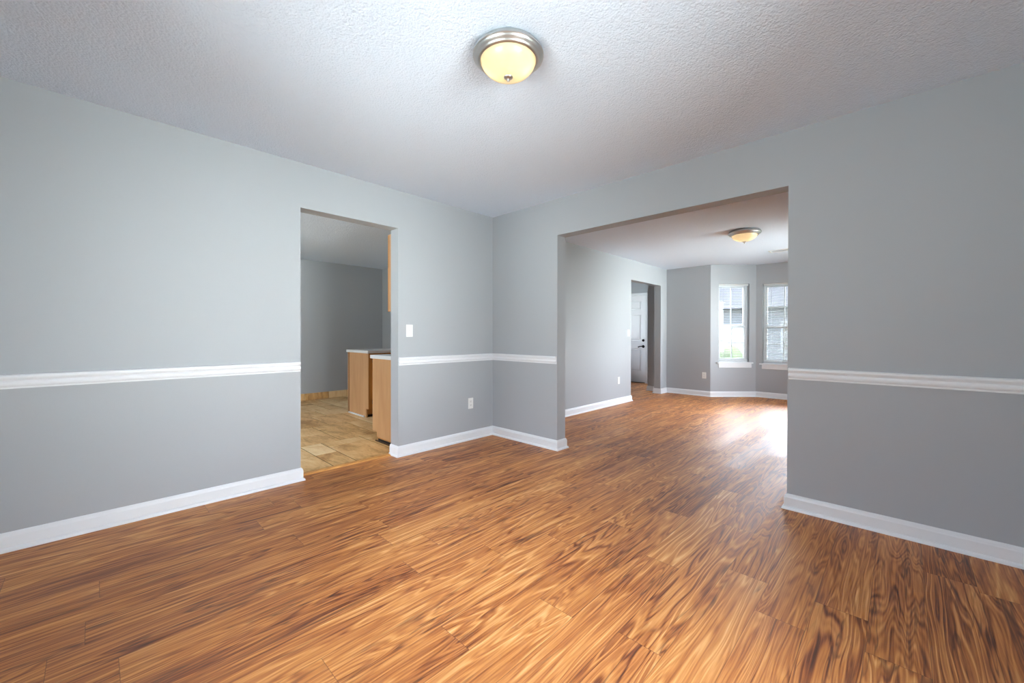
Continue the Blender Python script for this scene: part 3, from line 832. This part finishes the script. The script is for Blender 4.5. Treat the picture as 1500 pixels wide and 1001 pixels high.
for y0 in (CY + 0.035, CY + 0.035 + 0.46, CY + 0.035 + 0.92, CY + 0.035 + 1.38):
    y1 = min(y0 + 0.43, KY - 0.02)
    if y1 - y0 > 0.2:
        dr = cab_door(ca, 'door', XA0 - PA[0], y0 - CY, y1 - CY, 0.13, 0.66, -1, 1, M['oak_frame'])
        cab_door(ca, 'drawer', XA0 - PA[0], y0 - CY, y1 - CY, 0.69, 0.84, -1, 1, M['oak_frame'], hinges=False)
tag(link('countertop', boxes((-0.792, XA1, CY - 0.012, KY - 0.002, 0.8665, 0.905)), M['counter'], bevel=0.004), 'white laminate countertop on the nearer oak cabinet, lower in view', 'countertop', 'kitchen countertops')

CB = -0.57
PB = (-2.13, CB)
XB0, XB1 = -2.425, -1.822
cb = thing('base_cabinet', 'honey oak base cabinet with white floor strip, the one deeper in the kitchen', 'cabinet', (PB[0], CB, 0), 0, 'kitchen base cabinets')
link('cabinet_body', loc_box(PB, (XB0 + 0.012, XB1, CB + 0.006, KY - 0.002, 0.12, 0.868), (XB0 + 0.012, XB1 - 0.085, CB + 0.006, KY - 0.002, 0.001, 0.12)), M['oak_frame'], cb)
bm = bmesh.new()
pts = [(XB1, 0.868), (XB1, 0.118), (XB1 - 0.085, 0.118), (XB1 - 0.085, 0.002), (XB0 + 0.022, 0.002), (XB0 + 0.022, 0.868)]
A = [bm.verts.new((x - PB[0], 0.0, z)) for x, z in pts]; B = [bm.verts.new((x - PB[0], 0.0055, z)) for x, z in pts]
for k in range(6): bm.faces.new((A[k], A[(k + 1) % 6], B[(k + 1) % 6], B[k]))
bm.faces.new(A); bm.faces.new(B[::-1])
link('end_panel', bm, M['oak'], cb)
link('back_panel', loc_box(PB, (XB0 - 0.012, XB0 + 0.010, CB - 0.008, KY - 0.002, 0.002, 0.868)), M['oak'], cb)
link('corner_gap_shade', loc_box(PB, (XB0 + 0.0105, XB0 + 0.0215, CB + 0.001, CB + 0.005, 0.003, 0.868)), M['gap_shade'], cb)  # dark filler, shade between back and end panel as colour
o = link('shoe_strip', loc_box(PB, (XB0 + 0.02, XB1 - 0.10, CB - 0.016, CB - 0.001, 0.0005, 0.018)), WT, cb); o['label'] = 'white floor strip'
link('corner_post', loc_box(PB, (XB1 - 0.084, XB1 - 0.058, CB + 0.001, CB + 0.02, 0.001, 0.118)), M['oak'], cb)
link('toe_recess_shade', loc_box(PB, (XB1 - 0.083, XB1 - 0.075, CB + 0.022, KY - 0.003, 0.001, 0.03)), M['gap_shade'], cb)  # dark strip painting shade at the foot of the toe recess
for y0 in (CB + 0.06, CB + 0.51, CB + 0.96):
    y1 = min(y0 + 0.42, KY - 0.02)
    if y1 - y0 > 0.2:
        cab_door(cb, 'door', XB1 - PB[0], y0 - CB, y1 - CB, 0.14, 0.84, 1, 1, M['oak_frame'])
tag(link('countertop', boxes((-2.462, -1.797, CB - 0.02, KY - 0.002, 0.8685, 0.906)), M['counter'], bevel=0.004), 'white laminate countertop on the oak cabinet deeper in the kitchen', 'countertop', 'kitchen countertops')

PC = (-0.28, CY)
XC0 = -0.432
cc = thing('wall_cabinet', 'sliver of honey oak upper cabinet behind the right kitchen door jamb', 'cabinet', (PC[0], CY, 1.354))
def up(*b): return (b[0] - PC[0], b[1] - PC[0], b[2] - CY, b[3] - CY, b[4] - 1.354, b[5] - 1.354)
link('cabinet_body', boxes(up(XC0 + 0.019, XA1, CY, KY - 0.002, 1.354, 2.13)), M['oak'], cc)
link('face_frame', boxes(up(XC0, XC0 + 0.0185, CY, KY - 0.002, 1.354, 2.13)), M['oak_frame'], cc, bevel=0.002)
for y0 in (CY + 0.03, CY + 0.49, CY + 0.95):
    cab_door(cc, 'door', XC0 - PC[0], y0 - CY, y0 + 0.43 - CY, 0.02, 0.756, -1, 1, M['oak_frame'])

# ------------------------------------------------------------------ outside
def lawn():
    bm = bmesh.new(); n = 30; sx0, sx1, sy0, sy1 = -30, 34, 5.9, 60
    V = [[bm.verts.new((sx0 + (sx1 - sx0) * i / n, sy0 + (sy1 - sy0) * j / n, -0.55 + 0.05 * math.sin(i * 1.3) * math.cos(j * 0.9))) for j in range(n + 1)] for i in range(n + 1)]
    for i in range(n):
        for j in range(n): bm.faces.new((V[i][j], V[i + 1][j], V[i + 1][j + 1], V[i][j + 1]))
    o = link('ground', bm, M['grass']); o['kind'] = 'structure'
lawn()
def crown(bm, rnd, cx, cy, cz, r, n):
    for k in range(n):
        c = Vector((cx + rnd.uniform(-.6, .6) * r, cy + rnd.uniform(-.5, .5) * r, cz + rnd.uniform(-.5, .55) * r)); rr = r * rnd.uniform(0.35, 0.6)
        g_ = bmesh.ops.create_icosphere(bm, subdivisions=2, radius=rr)
        for v in g_['verts']: v.co = v.co * (1 + rnd.uniform(-.18, .18)) + c
def shrub(x, y, z, r, label, seed):
    rnd = random.Random(seed); bm = bmesh.new(); crown(bm, rnd, 0, 0, 0.55 * r, r, 9)
    o = link('shrub', bm, M['leaf']); o.location = (x, y, z)
    tag(o, label, 'shrub')
shrub(-0.6, 11.5, -0.55, 0.8, 'yellow green shrub on the lawn at the foot of the left bay window', 2)
def tree(x, y, h, r, seed, label):
    rnd = random.Random(seed)
    t = thing('tree', label, 'tree', (x, y, -0.6))
    bm = bmesh.new(); cyl(bm, (0, 0, 0), (0, 0, h * 0.6), 0.16, 12, 0.08); link('trunk', bm, M['bark'], t)
    bm = bmesh.new(); crown(bm, rnd, 0, 0, h - r * 0.95, r, 16); link('crown', bm, M['dark_leaf'], t)
tree(-13.5, 21, 5.2, 2.3, 20, 'round tree left of the grey house outside the bay')
tree(9.0, 21, 4.8, 2.2, 24, 'round tree right of the grey house outside the bay')
hs = thing('neighbour_house', 'blue grey house across the lawn behind the bay window blinds', 'house', (-2.4, 20.5, -0.55))
HW = 7.0
link('wall', boxes((-HW, HW, -2.5, 2.5, 0, 2.9)), M['siding'], hs)
bm = bmesh.new()
a = [bm.verts.new(v) for v in ((-HW - 0.4, -3.0, 2.9), (-HW - 0.4, 3.0, 2.9), (-HW - 0.4, 0, 4.9))]; b = [bm.verts.new(v) for v in ((HW + 0.4, -3.0, 2.9), (HW + 0.4, 3.0, 2.9), (HW + 0.4, 0, 4.9))]
bm.faces.new(a); bm.faces.new(b[::-1])
for k in range(3): bm.faces.new((a[k], a[(k + 1) % 3], b[(k + 1) % 3], b[k]))
link('roof', bm, M['roof'], hs)
for x in (-5.2, -2.6, 2.4, 5.0):
    wf = link('window', boxes((x - 0.55, x + 0.55, -2.56, -2.5, 0.9, 2.3)), M['house_trim'], hs)
    link('pane', boxes((x - 0.47, x + 0.47, -2.575, -2.56, 0.98, 2.22)), M['slot'], wf)
link('door', boxes((-0.5, 0.45, -2.56, -2.5, 0.15, 2.2)), M['house_trim'], hs)
